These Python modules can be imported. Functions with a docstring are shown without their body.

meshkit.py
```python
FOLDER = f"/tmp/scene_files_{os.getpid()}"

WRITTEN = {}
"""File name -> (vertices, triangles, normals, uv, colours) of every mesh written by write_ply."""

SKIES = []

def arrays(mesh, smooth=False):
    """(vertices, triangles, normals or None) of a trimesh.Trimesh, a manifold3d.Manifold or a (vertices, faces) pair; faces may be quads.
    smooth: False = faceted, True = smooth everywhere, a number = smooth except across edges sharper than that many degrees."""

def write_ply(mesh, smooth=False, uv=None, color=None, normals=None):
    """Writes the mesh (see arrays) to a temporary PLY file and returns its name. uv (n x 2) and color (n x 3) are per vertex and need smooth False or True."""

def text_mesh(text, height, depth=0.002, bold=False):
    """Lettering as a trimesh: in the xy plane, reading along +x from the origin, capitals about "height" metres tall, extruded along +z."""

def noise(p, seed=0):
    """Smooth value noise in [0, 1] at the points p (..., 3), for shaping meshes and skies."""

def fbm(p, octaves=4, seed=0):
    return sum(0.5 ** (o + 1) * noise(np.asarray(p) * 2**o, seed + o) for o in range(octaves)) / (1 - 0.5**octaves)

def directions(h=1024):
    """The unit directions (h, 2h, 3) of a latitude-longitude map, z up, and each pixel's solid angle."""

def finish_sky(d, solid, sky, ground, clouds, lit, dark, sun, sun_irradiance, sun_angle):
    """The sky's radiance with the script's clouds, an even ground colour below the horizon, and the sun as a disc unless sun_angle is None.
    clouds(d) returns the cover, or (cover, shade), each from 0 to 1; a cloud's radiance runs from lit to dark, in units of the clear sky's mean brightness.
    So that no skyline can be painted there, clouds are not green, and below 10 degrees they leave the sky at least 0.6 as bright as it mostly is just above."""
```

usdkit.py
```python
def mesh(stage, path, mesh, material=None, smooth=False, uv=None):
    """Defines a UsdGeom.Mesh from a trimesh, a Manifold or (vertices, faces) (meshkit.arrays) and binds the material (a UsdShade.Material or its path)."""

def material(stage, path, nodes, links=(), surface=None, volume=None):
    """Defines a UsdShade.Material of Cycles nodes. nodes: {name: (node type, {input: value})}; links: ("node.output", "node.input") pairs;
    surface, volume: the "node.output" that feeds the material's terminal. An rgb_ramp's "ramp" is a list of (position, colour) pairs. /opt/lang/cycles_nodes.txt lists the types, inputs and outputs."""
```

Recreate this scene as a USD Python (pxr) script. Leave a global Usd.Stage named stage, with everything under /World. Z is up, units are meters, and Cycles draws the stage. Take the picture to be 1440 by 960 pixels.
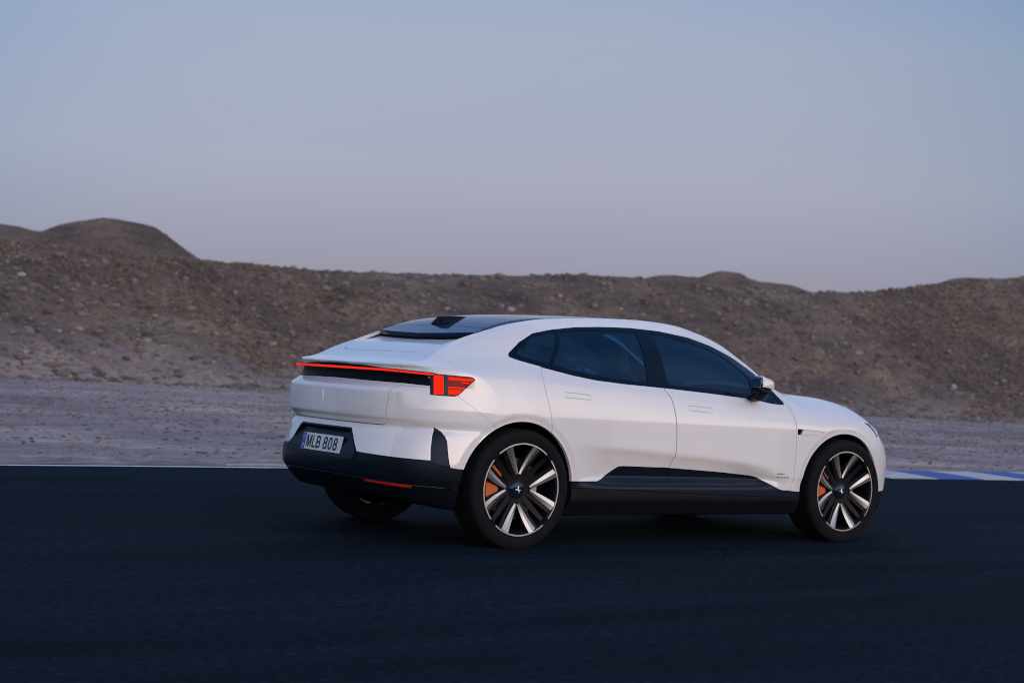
import math, random
import numpy as np, trimesh, shapely, usdkit, meshkit
from scipy.interpolate import PchipInterpolator, RectBivariateSpline
from scipy.ndimage import gaussian_filter
from manifold3d import Manifold, Mesh, CrossSection, FillRule
from pxr import Usd, UsdGeom, UsdLux, UsdShade, Gf, Sdf, Vt

stage = Usd.Stage.CreateInMemory()
UsdGeom.SetStageUpAxis(stage, UsdGeom.Tokens.z)
UsdGeom.SetStageMetersPerUnit(stage, 1.0)
world = UsdGeom.Xform.Define(stage, "/World")
UsdGeom.Scope.Define(stage, "/World/Looks")
rng = np.random.default_rng(11)

# ---------------------------------------------------------------- camera
EYE = np.array([-6.1558, -9.2931, 1.1382])
YAW, PITCH, ROLL = 0.944927, 0.017299, 0.0585207


def camera_axes():
    f = np.array([math.cos(PITCH) * math.cos(YAW), math.cos(PITCH) * math.sin(YAW), math.sin(PITCH)])
    r = np.cross(f, [0, 0, 1])
    r /= np.linalg.norm(r)
    u = np.cross(r, f)
    c, s = math.cos(ROLL), math.sin(ROLL)
    return c * r + s * u, c * u - s * r, -f


cam = UsdGeom.Camera.Define(stage, "/World/camera")
m = np.eye(4)
m[:3, :3] = np.stack(camera_axes())
m[3, :3] = EYE
cam.AddTransformOp().Set(Gf.Matrix4d(*m.ravel()))
cam.CreateHorizontalApertureAttr(36.0)
cam.CreateVerticalApertureAttr(24.0)
cam.CreateFocalLengthAttr(36.0 * 2278.09 / 1440)
cam.CreateClippingRangeAttr(Gf.Vec2f(0.1, 5000))
cam.CreateFStopAttr(2.8)
cam.CreateFocusDistanceAttr(10.6)
EXPOSURE = 0.0
cam.CreateExposureAttr(EXPOSURE)

# ---------------------------------------------------------------- dusk sky and the last glow of the sun, behind the camera
SUN_AZ = math.atan2(0.10, -0.995)          # atan2(x, y) of the direction towards the sun
SUN_EL = math.radians(6.0)
sun = UsdLux.DistantLight.Define(stage, "/World/sun")
sun.CreateIntensityAttr(0.12)
sun.CreateAngleAttr(50.0)
sun.CreateNormalizeAttr(True)
sun.CreateColorAttr(Gf.Vec3f(1.0, 0.80, 0.70))
d = np.array([math.sin(SUN_AZ) * math.cos(SUN_EL), math.cos(SUN_AZ) * math.cos(SUN_EL), math.sin(SUN_EL)])
x_ = np.cross([0, 0, 1.0], d); x_ /= np.linalg.norm(x_)
y_ = np.cross(d, x_)
m = np.eye(4); m[:3, :3] = np.stack([x_, y_, d])
sun.AddTransformOp().Set(Gf.Matrix4d(*m.ravel()))

SKY_GAIN = 0.12
TW = 1 / SKY_GAIN
to_sun = (math.sin(SUN_AZ), math.cos(SUN_AZ), 0.0)
sky_mat = usdkit.material(stage, "/World/Looks/sky", {
    "sky": ("sky_texture", {"sky_type": "single_scattering", "sun_disc": False, "sun_elevation": SUN_EL, "sun_rotation": SUN_AZ, "altitude": 300.0,
                            "air_density": 1.0, "aerosol_density": 1.2, "ozone_density": 3.0}),
    "part": ("mix_color", {"blend_type": "multiply", "fac": 1.0, "use_clamp": False, "b": (0.34, 0.31, 0.42)}),
    "tc": ("texture_coordinate", {}),
    "sep": ("separate_xyz", {}),
    "band": ("rgb_ramp", {"ramp": [(0.0, (0.212, 0.180, 0.262)), (0.05, (0.240, 0.212, 0.290)), (0.12, (0.342, 0.328, 0.368)), (0.20, (0.345, 0.362, 0.415)), (0.27, (0.275, 0.345, 0.480)),
                                   (0.40, (0.34, 0.42, 0.60)), (0.65, (0.30, 0.40, 0.61)), (1.0, (0.235, 0.35, 0.58))]}),
    # the afterglow low in the west, where the sun is going down
    "toward": ("vector_math", {"math_type": "dot_product", "vector2": to_sun}),
    "west": ("map_range", {"range_type": "smoothstep", "from_min": 0.22, "from_max": 1.0, "to_min": 0.0, "to_max": 1.0}),
    "glow": ("rgb_ramp", {"ramp": [(0.0, (2.35, 1.74, 1.32)), (0.10, (2.45, 1.92, 1.56)), (0.22, (1.85, 1.58, 1.40)), (0.40, (0.72, 0.69, 0.70)), (0.70, (0.16, 0.16, 0.17)), (1.0, (0.0, 0.0, 0.0))]}),
    "lit": ("mix_color", {"blend_type": "mix", "use_clamp": False, "a": (0.0, 0.0, 0.0)}),
    "sum": ("mix_color", {"blend_type": "add", "fac": 1.0, "use_clamp": False}),
    "gain": ("mix_color", {"blend_type": "multiply", "fac": 1.0, "use_clamp": False, "b": (TW, TW, TW)}),
    "add": ("mix_color", {"blend_type": "add", "fac": 1.0, "use_clamp": False}),
    "side": ("vector_math", {"math_type": "dot_product", "vector2": (0.576, 0.818, 0.0)}),
    "fall": ("map_range", {"range_type": "smoothstep", "from_min": 0.895, "from_max": 0.985, "to_min": 0.0, "to_max": 1.0}),
    "tone": ("mix_color", {"blend_type": "mix", "use_clamp": False, "a": (0.56, 0.73, 0.86), "b": (0.985, 0.985, 0.985)}),
    "mulb": ("mix_color", {"blend_type": "multiply", "fac": 1.0, "use_clamp": False}),
    "bg": ("background_shader", {"strength": SKY_GAIN}),
}, [("tc.generated", "sep.vector"), ("sep.z", "band.fac"), ("sep.z", "glow.fac"), ("tc.generated", "toward.vector1"), ("toward.value", "west.value"), ("west.result", "lit.fac"), ("glow.color", "lit.b"),
    ("tc.generated", "side.vector1"), ("side.value", "fall.value"), ("fall.result", "tone.fac"), ("band.color", "mulb.a"), ("tone.result", "mulb.b"), ("mulb.result", "sum.a"), ("lit.result", "sum.b"), ("sum.result", "gain.a"), ("sky.color", "part.a"), ("gain.result", "add.a"), ("part.result", "add.b"), ("add.result", "bg.color")], surface="bg.background")
dome = UsdLux.DomeLight.Define(stage, "/World/sky")
dome.CreateIntensityAttr(1.0)
UsdShade.MaterialBindingAPI.Apply(dome.GetPrim()).Bind(sky_mat)


# ---------------------------------------------------------------- helpers
TAKEN = set()


def numbered(path):
    n, p = 0, path
    while p in TAKEN:
        n += 1
        p = f"{path}_{n:03d}"
    TAKEN.add(p)
    return p


def tag(o, **keys):
    o = o.GetPrim() if hasattr(o, "GetPrim") else o
    for k, v in keys.items():
        o.SetCustomDataByKey(k, v)
    return o


def thing(name, label, category, loc=(0, 0, 0), rotz=0.0, group=None):
    x = UsdGeom.Xform.Define(stage, numbered("/World/" + name))
    x.AddTranslateOp().Set(Gf.Vec3d(*map(float, loc)))
    if rotz:
        x.AddRotateZOp().Set(float(rotz))
    tag(x, label=label, category=category, **({"group": group} if group else {}))
    return x


def at(parent, name):
    base = "/World" if parent is None else (parent if isinstance(parent, str) else str(parent.GetPath()))
    return numbered(f"{base}/{name}")


def obj(name, mesh, material, parent=None, smooth=False, **keys):
    o = usdkit.mesh(stage, at(parent, name), mesh, LOOK[material], smooth=smooth)
    if keys:
        tag(o, **keys)
    return o


LOOK = {}


def look(name, nodes, links=(), surface="p.BSDF", **kw):
    LOOK[name] = usdkit.material(stage, "/World/Looks/" + name, nodes, links, surface=surface, **kw)


def plain(name, color, rough=0.5, **kw):
    look(name, {"p": ("principled_bsdf", {"base_color": color, "roughness": rough, **kw})})


plain("white_paint", (0.71, 0.70, 0.70), 0.36, specular_ior_level=0.6, coat_weight=1.0, coat_roughness=0.03, coat_ior=1.65)
plain("gloss_black", (0.003, 0.006, 0.010), 0.08, specular_ior_level=0.36, specular_tint=(0.5, 0.70, 1.0))
plain("band_black", (0.003, 0.004, 0.006), 0.45, specular_ior_level=0.12)
plain("roof_black", (0.003, 0.010, 0.028), 0.07, specular_ior_level=0.5, specular_tint=(0.26, 0.66, 1.0))
plain("clad_black", (0.003, 0.006, 0.012), 0.26, specular_ior_level=0.24, specular_tint=(0.5, 0.70, 1.0))
plain("pillar_black", (0.001, 0.003, 0.008), 0.10, specular_ior_level=0.22, specular_tint=(0.42, 0.62, 1.0))
plain("satin_black", (0.0025, 0.0032, 0.0055), 0.4, specular_ior_level=0.14)
plain("matte_black", (0.010, 0.010, 0.011), 0.8, specular_ior_level=0.2)
plain("bumper_black", (0.003, 0.005, 0.009), 0.34, specular_ior_level=0.17, specular_tint=(0.6, 0.85, 1.0))
plain("void_black", (0.003, 0.003, 0.003), 0.9, specular_ior_level=0.1)
look("rubber", {"g": ("texture_coordinate", {}), "n": ("noise_texture", {"scale": 40.0, "detail": 3.0}),
                "r": ("rgb_ramp", {"ramp": [(0.3, (0.0045, 0.0052, 0.0070)), (0.8, (0.009, 0.0095, 0.0115))]}),
                "p": ("principled_bsdf", {"roughness": 0.75, "specular_ior_level": 0.12})},
     [("g.object", "n.vector"), ("n.fac", "r.fac"), ("r.color", "p.base_color")])
plain("machined_metal", (0.37, 0.365, 0.37), 0.36, metallic=1.0)
plain("dark_metal", (0.05, 0.05, 0.052), 0.35, metallic=0.8)
plain("disc_metal", (0.30, 0.30, 0.30), 0.35, metallic=1.0)
plain("orange_caliper", (0.50, 0.10, 0.010), 0.4, coat_weight=0.6)
plain("plate_white", (0.62, 0.63, 0.64), 0.45)
plain("plate_blue", (0.02, 0.06, 0.34), 0.4)
plain("print_black", (0.008, 0.008, 0.009), 0.5)
plain("emblem_white", (0.9, 0.9, 0.9), 0.4)
plain("chrome", (0.75, 0.76, 0.78), 0.12, metallic=1.0)
plain("mirror_glass", (0.55, 0.58, 0.62), 0.03, metallic=1.0)
plain("lamp_red_dark", (0.16, 0.008, 0.006), 0.12, coat_weight=1.0)
plain("reflector_red", (0.45, 0.012, 0.008), 0.2, coat_weight=1.0)
plain("seat_grey", (0.16, 0.16, 0.165), 0.7)
look("light_red", {"p": ("emission", {"color": (1.0, 0.020, 0.006), "strength": 1.15})}, surface="p.emission")
look("light_red_dim", {"p": ("emission", {"color": (1.0, 0.030, 0.012), "strength": 0.9})}, surface="p.emission")
look("light_red_glow", {"p": ("emission", {"color": (1.0, 0.030, 0.012), "strength": 0.13}), "c": ("glossy_bsdf", {"roughness": 0.06, "color": (0.016, 0.010, 0.010)}), "a": ("add_closure", {})}, [("p.emission", "a.closure1"), ("c.BSDF", "a.closure2")], surface="a.closure")
look("light_white", {"p": ("emission", {"color": (0.85, 0.92, 1.0), "strength": 0.9})}, surface="p.emission")


def glass(name, tint, ior=1.5, gloss=(1, 1, 1)):
    look(name, {"t": ("transparent_bsdf", {"color": tint}), "g": ("glossy_bsdf", {"color": gloss, "roughness": 0.01}),
                "w": ("layer_weight", {"blend": 0.5}), "q": ("math", {"math_type": "power", "value2": 5.0}), "f": ("math", {"math_type": "multiply_add", "value2": 0.9, "value3": 0.045}), "m": ("mix_closure", {})},
         [("w.facing", "q.value1"), ("q.value", "f.value1"), ("f.value", "m.fac"), ("t.BSDF", "m.closure1"), ("g.BSDF", "m.closure2")], surface="m.closure")


glass("window_glass", (0.42, 0.58, 0.70), gloss=(0.50, 0.78, 1.0))
glass("roof_glass", (0.03, 0.04, 0.05))
glass("lamp_lens", (0.8, 0.82, 0.85))


def pch(xs, ys):
    p = PchipInterpolator(xs, ys, extrapolate=True)
    lo, hi = xs[0], xs[-1]
    return lambda x: p(np.clip(x, lo, hi))


# ---------------------------------------------------------------- terrain: gravel flat, rubble embankment, mounds behind
def fb(x, y, s, octv=4, seed=0):
    return meshkit.fbm(np.stack([x * s, y * s, np.zeros_like(x) + .37 * seed], -1), octv, seed) - .5


CREST = pch([-200, -60, 8, 15.6, 18.6, 21.8, 24.8, 28.0, 32.4, 37.2, 41.5, 47.5, 50.0, 55.1, 61.8, 66.6, 70.3, 75.6, 82.7, 95.4, 140, 260],
            [5.1, 5.0, 5.0, 5.05, 5.06, 5.04, 5.09, 5.13, 5.28, 5.57, 5.85, 6.33, 6.38, 6.56, 6.75, 6.99, 7.58, 8.31, 9.01, 9.8, 10.5, 10.5])
FOOT = pch([-200, 0, 12, 22, 45, 66, 90, 260], [40, 40, 41.0, 42, 43, 43.5, 43, 43])
BACK = pch([-400, 10, 18.5, 24.3, 27.0, 28.1, 29.5, 30.2, 30.9, 32.5, 33.9, 35.4, 37.1, 37.9, 39.0, 40.05, 41.1, 42.5, 46, 60, 74, 78.1, 80.3, 82.2, 84.2, 85.8, 87.4, 89.0, 90.7, 92.0, 94.1, 96.2, 98.6, 101.3, 108, 113, 116.7, 118.2, 119.8, 127.4, 129.6, 136, 160, 300],
           [6.0, 6.4, 6.9, 8.4, 8.36, 8.30, 8.12, 8.41, 8.75, 9.15, 9.43, 9.39, 9.25, 8.89, 8.23, 7.65, 7.17, 6.6, 5.0, 5.0, 7.6, 8.57, 9.27, 9.66, 9.76, 9.77, 10.26, 10.57, 10.55, 10.14, 10.01, 10.03, 9.72, 9.42, 9.6, 10.6, 11.59, 12.2, 12.5, 13.0, 13.5, 14.2, 15, 15])


def ground_z(x, y, fine=True):
    foot, top = FOOT(x), CREST(x)
    wob = 2.4 * fb(x, y, .07, 3, 5)
    t = np.clip((y - foot + wob) / 14.0, 0, 1)
    z = top * (t * t * (3 - 2 * t) * .42 + .58 * t ** .9)
    z = z + np.clip(t * 4, 0, 1) * np.clip((1 - t) * 5, 0, 1) * 1.5 * fb(x, y, .12, 4, 9)
    gully = np.abs(meshkit.fbm(np.stack([x * .33 + .12 * y, y * .05, 0 * x], -1), 3, 61) - .5)
    z = z - np.clip(t * 3, 0, 1) * np.clip((1 - t) * 4, 0, 1) * .55 * np.clip(1 - gully / .09, 0, 1) ** 1.5
    z = z * (1 - .62 * np.clip((y - 57.3) / 12, 0, 1) ** .8)
    w = np.clip(1 - np.abs(y - 92) / np.where(y < 92, 13.0, 30.0), 0, 1)
    z = np.maximum(z, BACK(x) * w ** .85 * (1 + .10 * (1 - w) * w * fb(x, y, .25, 3, 6) * 8))
    if fine:
        z = z + np.clip((y - 20) / 25, 0, 1) * .16 * fb(x, y, .9, 4, 21) + np.clip((y - 7) / 6, 0, 1) * .05 * fb(x, y, .5, 3, 2)
    return np.where(y < 6.6, -.03, z)


def grid_mesh(xs, ys, zf):
    X, Y = np.meshgrid(xs, ys, indexing="ij")
    v = np.stack([X, Y, zf(X, Y)], -1).reshape(-1, 3)
    i = np.arange(X.size).reshape(X.shape)
    q = np.stack([i[:-1, :-1], i[1:, :-1], i[1:, 1:], i[:-1, 1:]], -1).reshape(-1, 4)
    return v, np.vstack([q[:, [0, 1, 2]], q[:, [0, 2, 3]]])


def steps(*spans):
    out = []
    for a, b, n in spans:
        out.append(np.linspace(a, b, n, endpoint=False))
    return np.concatenate(out + [[spans[-1][1]]])


look("gravel", {
    "g": ("geometry", {}),
    "big": ("noise_texture", {"scale": 0.16, "detail": 4.0, "roughness": 0.6}),
    "mid": ("noise_texture", {"scale": 0.70, "detail": 6.0, "roughness": 0.70}),
    "st": ("mapping", {"scale": (0.45, 1.0, 1.0)}),
    "fine": ("noise_texture", {"scale": 7.0, "detail": 6.0, "roughness": 0.75}),
    "c1": ("rgb_ramp", {"ramp": [(0.30, (0.108, 0.083, 0.075)), (0.46, (0.140, 0.106, 0.092)), (0.58, (0.172, 0.131, 0.104)), (0.74, (0.225, 0.174, 0.132))]}),
    "c2": ("rgb_ramp", {"ramp": [(0.36, (0.66, 0.66, 0.68)), (0.50, (0.96, 0.96, 0.96)), (0.60, (1.18, 1.14, 1.08)), (0.70, (1.5, 1.42, 1.28))]}),
    "c3": ("rgb_ramp", {"ramp": [(0.25, (0.40, 0.40, 0.41)), (0.5, (0.92, 0.92, 0.92)), (0.66, (1.45, 1.42, 1.38)), (0.80, (2.2, 2.12, 2.05))]}),
    "m1": ("mix_color", {"blend_type": "multiply", "fac": 1.0, "use_clamp": False}),
    "m2": ("mix_color", {"blend_type": "multiply", "fac": 1.0, "use_clamp": False}),
    "sep": ("separate_xyz", {}),
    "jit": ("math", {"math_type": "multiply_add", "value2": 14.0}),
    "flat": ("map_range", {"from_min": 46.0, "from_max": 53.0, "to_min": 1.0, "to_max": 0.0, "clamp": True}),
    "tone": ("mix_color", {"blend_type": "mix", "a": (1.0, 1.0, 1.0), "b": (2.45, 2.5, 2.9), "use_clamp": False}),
    "m3": ("mix_color", {"blend_type": "multiply", "fac": 1.0, "use_clamp": False}),
    "b": ("bump", {"strength": 0.9, "distance": 0.06}),
    "p": ("principled_bsdf", {"roughness": 0.95, "specular_ior_level": 0.15}),
}, [("g.position", "big.vector"), ("st.vector", "mid.vector"), ("g.position", "st.vector"), ("st.vector", "fine.vector"), ("big.fac", "c1.fac"), ("mid.fac", "c2.fac"), ("fine.fac", "c3.fac"),
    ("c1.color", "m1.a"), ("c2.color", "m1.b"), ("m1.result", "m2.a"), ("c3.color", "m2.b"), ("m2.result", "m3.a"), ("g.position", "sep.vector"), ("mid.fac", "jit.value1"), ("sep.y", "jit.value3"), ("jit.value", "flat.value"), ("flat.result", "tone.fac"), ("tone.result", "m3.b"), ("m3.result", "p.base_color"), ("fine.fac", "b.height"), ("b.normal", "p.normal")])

gx = steps((-900, -150, 16), (-150, -20, 60), (-20, 4, 50), (4, 100, 400), (100, 200, 130), (200, 900, 20))
gy = steps((-900, -60, 12), (-60, 6.4, 14), (6.4, 6.8, 2), (6.8, 40, 90), (40, 58, 90), (58, 80, 40), (80, 104, 80), (104, 140, 24), (140, 900, 16))
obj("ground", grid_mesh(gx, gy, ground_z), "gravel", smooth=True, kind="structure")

# ---------------------------------------------------------------- race track
look("asphalt", {
    "g": ("geometry", {}),
    "fmap": ("mapping", {"scale": (0.45, 1.0, 1.0)}),
    "map": ("mapping", {"scale": (0.10, 1.0, 1.0)}),
    "fine": ("noise_texture", {"scale": 38.0, "detail": 4.0, "roughness": 0.75}),
    "mid": ("noise_texture", {"scale": 2.2, "detail": 5.0, "roughness": 0.6}),
    "wide": ("noise_texture", {"scale": 0.35, "detail": 3.0}),
    "c1": ("rgb_ramp", {"ramp": [(0.30, (0.0008, 0.0030, 0.0070)), (0.48, (0.0026, 0.0072, 0.0145)), (0.60, (0.0066, 0.0135, 0.0235)), (0.72, (0.034, 0.046, 0.062))]}),
    "c2": ("rgb_ramp", {"ramp": [(0.3, (0.55, 0.55, 0.55)), (0.7, (1.55, 1.52, 1.48))]}),
    "c3": ("rgb_ramp", {"ramp": [(0.3, (0.85, 0.85, 0.87)), (0.7, (1.12, 1.1, 1.08))]}),
    "m1": ("mix_color", {"blend_type": "multiply", "fac": 1.0, "use_clamp": False}),
    "m2": ("mix_color", {"blend_type": "multiply", "fac": 1.0, "use_clamp": False}),
    "b": ("bump", {"strength": 0.7, "distance": 0.004}),
    "p": ("principled_bsdf", {"roughness": 0.9, "specular_ior_level": 0.05}),
}, [("g.position", "map.vector"), ("g.position", "fmap.vector"), ("fmap.vector", "fine.vector"), ("map.vector", "mid.vector"), ("map.vector", "wide.vector"), ("fine.fac", "c1.fac"), ("mid.fac", "c2.fac"), ("wide.fac", "c3.fac"),
    ("c1.color", "m1.a"), ("c2.color", "m1.b"), ("m1.result", "m2.a"), ("c3.color", "m2.b"), ("m2.result", "p.base_color"), ("fine.fac", "b.height"), ("b.normal", "p.normal")])


def worn(name, color, dark):
    look(name, {"g": ("geometry", {}), "n": ("noise_texture", {"scale": 6.0, "detail": 5.0, "roughness": 0.7}),
                "r": ("rgb_ramp", {"ramp": [(0.32, dark), (0.55, color)]}), "p": ("principled_bsdf", {"roughness": 0.7})},
         [("g.position", "n.vector"), ("n.fac", "r.fac"), ("r.color", "p.base_color")])


worn("line_white", (0.78, 0.78, 0.78), (0.55, 0.55, 0.55))
worn("kerb_white", (0.50, 0.49, 0.47), (0.24, 0.235, 0.23))
worn("kerb_blue", (0.030, 0.085, 0.33), (0.030, 0.055, 0.18))
plain("kerb_base", (0.03, 0.03, 0.032), 0.9)

EDGE = pch([-160, -40, -1.24, .14, 1.65, 5, 10.42, 13.24, 30, 90, 200], [1.0, 4.3, 5.335, 5.41, 5.44, 5.36, 5.09, 4.98, 4.2, 1.0, -6])
ex = np.unique(np.concatenate([np.linspace(-160, 200, 120), np.linspace(-8, 20, 90)]))


def ribbon(xs, y0, y1, z):
    n = len(xs)
    v = np.vstack([np.stack([xs, y0(xs), np.full(n, z)], 1), np.stack([xs, y1(xs), np.full(n, z)], 1)])
    i = np.arange(n - 1)
    return v, np.vstack([np.stack([i, i + 1, i + n + 1], 1), np.stack([i, i + n + 1, i + n], 1)])


obj("race_track", ribbon(ex, lambda x: EDGE(x) - 32, lambda x: EDGE(x) + .20, 0.0), "asphalt", kind="structure")
LINE_END = 9.0
lx = ex[(ex > -160) & (ex <= LINE_END)]
obj("edge_line", ribbon(lx, lambda x: EDGE(x) - .055, lambda x: EDGE(x) + .055, .004), "line_white", kind="structure")

K_NEAR = pch([1.2, 1.9, 6, 10.42, 13.24, 22, 40], [5.78, 5.77, 5.55, 5.07, 4.98, 4.60, 3.7])
K_FAR = pch([1.2, 1.9, 6, 11.7, 15, 22, 40], [5.80, 5.87, 6.12, 6.22, 6.28, 6.2, 5.6])
kerb = thing("kerb", "low blue and white striped track kerb along the far edge of the asphalt", "kerb", (10.0, 5.6, 0))
kx0 = 1.25
edges = [kx0] + list(np.arange(2.44, 36, .93))


def kerb_block(a, b):
    n, mrow = 4, 7
    v = []
    for i in range(n + 1):
        for j in range(mrow):
            w = j / (mrow - 1)
            x = a + (b - a) * i / n + (-.30 + .30 * w * 1.0) * min(1, (a - kx0) / 2 + .001) + .30 * w * 0
            y = K_NEAR(x) * (1 - w) + K_FAR(x) * w
            v.append((x - 10.0, y - 5.6, .006 + .016 * math.sin(math.pi * min(1, w * .62)) * min(1, (K_FAR(x) - K_NEAR(x)) / .6)))
    f = []
    for i in range(n):
        for j in range(mrow - 1):
            p = i * mrow + j
            f += [(p, p + mrow, p + mrow + 1), (p, p + mrow + 1, p + 1)]
    base = len(v)
    v += [(x, y, -.03) for x, y, z in v]
    rim = [i * mrow for i in range(n + 1)] + [n * mrow + j for j in range(1, mrow)] + [i * mrow + mrow - 1 for i in range(n - 1, -1, -1)] + [j for j in range(mrow - 2, 0, -1)]
    for p, q in zip(rim, rim[1:] + rim[:1]):
        f += [(p, p + base, q + base), (p, q + base, q)]
    return np.array(v), np.array(f)


for i, (a, b) in enumerate(zip(edges[:-1], edges[1:])):
    obj("kerb_block", kerb_block(a, b - .006), "kerb_white" if i in (0, 1, 2, 3) or i % 2 == 0 else "kerb_blue", kerb, smooth=30)


# ---------------------------------------------------------------- stones and dry scrub
def rock_mesh(seed, flat=.6):
    s = trimesh.creation.icosphere(1, 1.0)
    r = np.random.default_rng(seed)
    v = s.vertices * (1 + .55 * (meshkit.noise(s.vertices * 1.6 + seed * 7.3, seed)[:, None] - .5))
    for _ in range(4):
        n = r.normal(size=3); n /= np.linalg.norm(n)
        dd = v @ n - r.uniform(.45, .75)
        v = v - np.clip(dd, 0, None)[:, None] * n
    return v * [1, r.uniform(.65, .95), flat], s.faces


def tuft_mesh(seed):
    r = np.random.default_rng(seed)
    V, F = [], []
    for k in range(34):
        a, lean, h, w = r.uniform(0, 2 * np.pi), r.uniform(.1, 1.0), r.uniform(.5, 1.0), r.uniform(.05, .10)
        c = np.array([math.cos(a), math.sin(a), 0]); sd = np.array([-c[1], c[0], 0]) * w
        b = c * r.uniform(0, .45)
        t = b + c * lean * .6 * h + [0, 0, h * (1 - .45 * lean)]
        mid = (b + t) / 2 + [0, 0, .12 * h]
        n = len(V)
        V += [b - sd, b + sd, mid + sd * .8, mid - sd * .8, t]
        F += [(n, n + 1, n + 2), (n, n + 2, n + 3), (n + 3, n + 2, n + 4)]
    return np.array(V), np.array(F)


def varied(name, a, b, rough=.95):
    look(name, {"o": ("object_info", {}), "g": ("texture_coordinate", {}), "n": ("noise_texture", {"scale": 3.0, "detail": 3.0}),
                "r": ("rgb_ramp", {"ramp": [(0.0, a), (1.0, b)]}), "s": ("rgb_ramp", {"ramp": [(.3, (.75, .75, .75)), (.7, (1.15, 1.15, 1.15))]}),
                "m": ("mix_color", {"blend_type": "multiply", "fac": 1.0, "use_clamp": False}), "p": ("principled_bsdf", {"roughness": rough, "specular_ior_level": .15})},
         [("o.random", "r.fac"), ("g.object", "n.vector"), ("n.fac", "s.fac"), ("r.color", "m.a"), ("s.color", "m.b"), ("m.result", "p.base_color")])


varied("stone", (0.095, 0.076, 0.066), (0.24, 0.20, 0.17))
varied("pale_stone", (0.22, 0.19, 0.17), (0.36, 0.32, 0.29))
varied("scrub", (0.165, 0.128, 0.098), (0.265, 0.210, 0.158))


def scatter(name, protos, material, pos, scale, kindname="stuff", **keys):
    pi = UsdGeom.PointInstancer.Define(stage, at(None, name))
    root = str(pi.GetPath())
    rel = pi.CreatePrototypesRel()
    for i, msh in enumerate(protos):
        p = usdkit.mesh(stage, f"{root}/piece_{i:03d}" if i else f"{root}/piece", msh, LOOK[material])
        rel.AddTarget(p.GetPath())
    n = len(pos)
    pi.CreateProtoIndicesAttr(Vt.IntArray([int(k) for k in rng.integers(0, len(protos), n)]))
    pi.CreatePositionsAttr(Vt.Vec3fArray.FromNumpy(np.asarray(pos, np.float32)))
    pi.CreateScalesAttr(Vt.Vec3fArray.FromNumpy(np.repeat(np.asarray(scale, np.float32)[:, None], 3, 1)))
    a = rng.uniform(0, 2 * np.pi, n) / 2
    pi.CreateOrientationsAttr(Vt.QuathArray([Gf.Quath(float(math.cos(k)), 0.0, 0.0, float(math.sin(k))) for k in a]))
    tag(pi, kind=kindname, **keys)
    return pi


def in_view(x, y):
    """Roughly the wedge of ground that the photograph and a step to its sides show."""
    dx, dy = x - EYE[0], y - EYE[1]
    a = np.arctan2(dy, dx)
    return np.abs(a - YAW) < math.radians(22)


def spots(n, x0, x1, y0, y1, mask=None):
    out = np.zeros((0, 2))
    while len(out) < n:
        p = np.stack([rng.uniform(x0, x1, n), rng.uniform(y0, y1, n)], 1)
        keep = in_view(p[:, 0], p[:, 1])
        if mask is not None:
            keep &= mask(p[:, 0], p[:, 1])
        out = np.vstack([out, p[keep]])
    return out[:n]


def ground_at(p):
    return np.column_stack([p, ground_z(p[:, 0], p[:, 1])])


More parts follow.
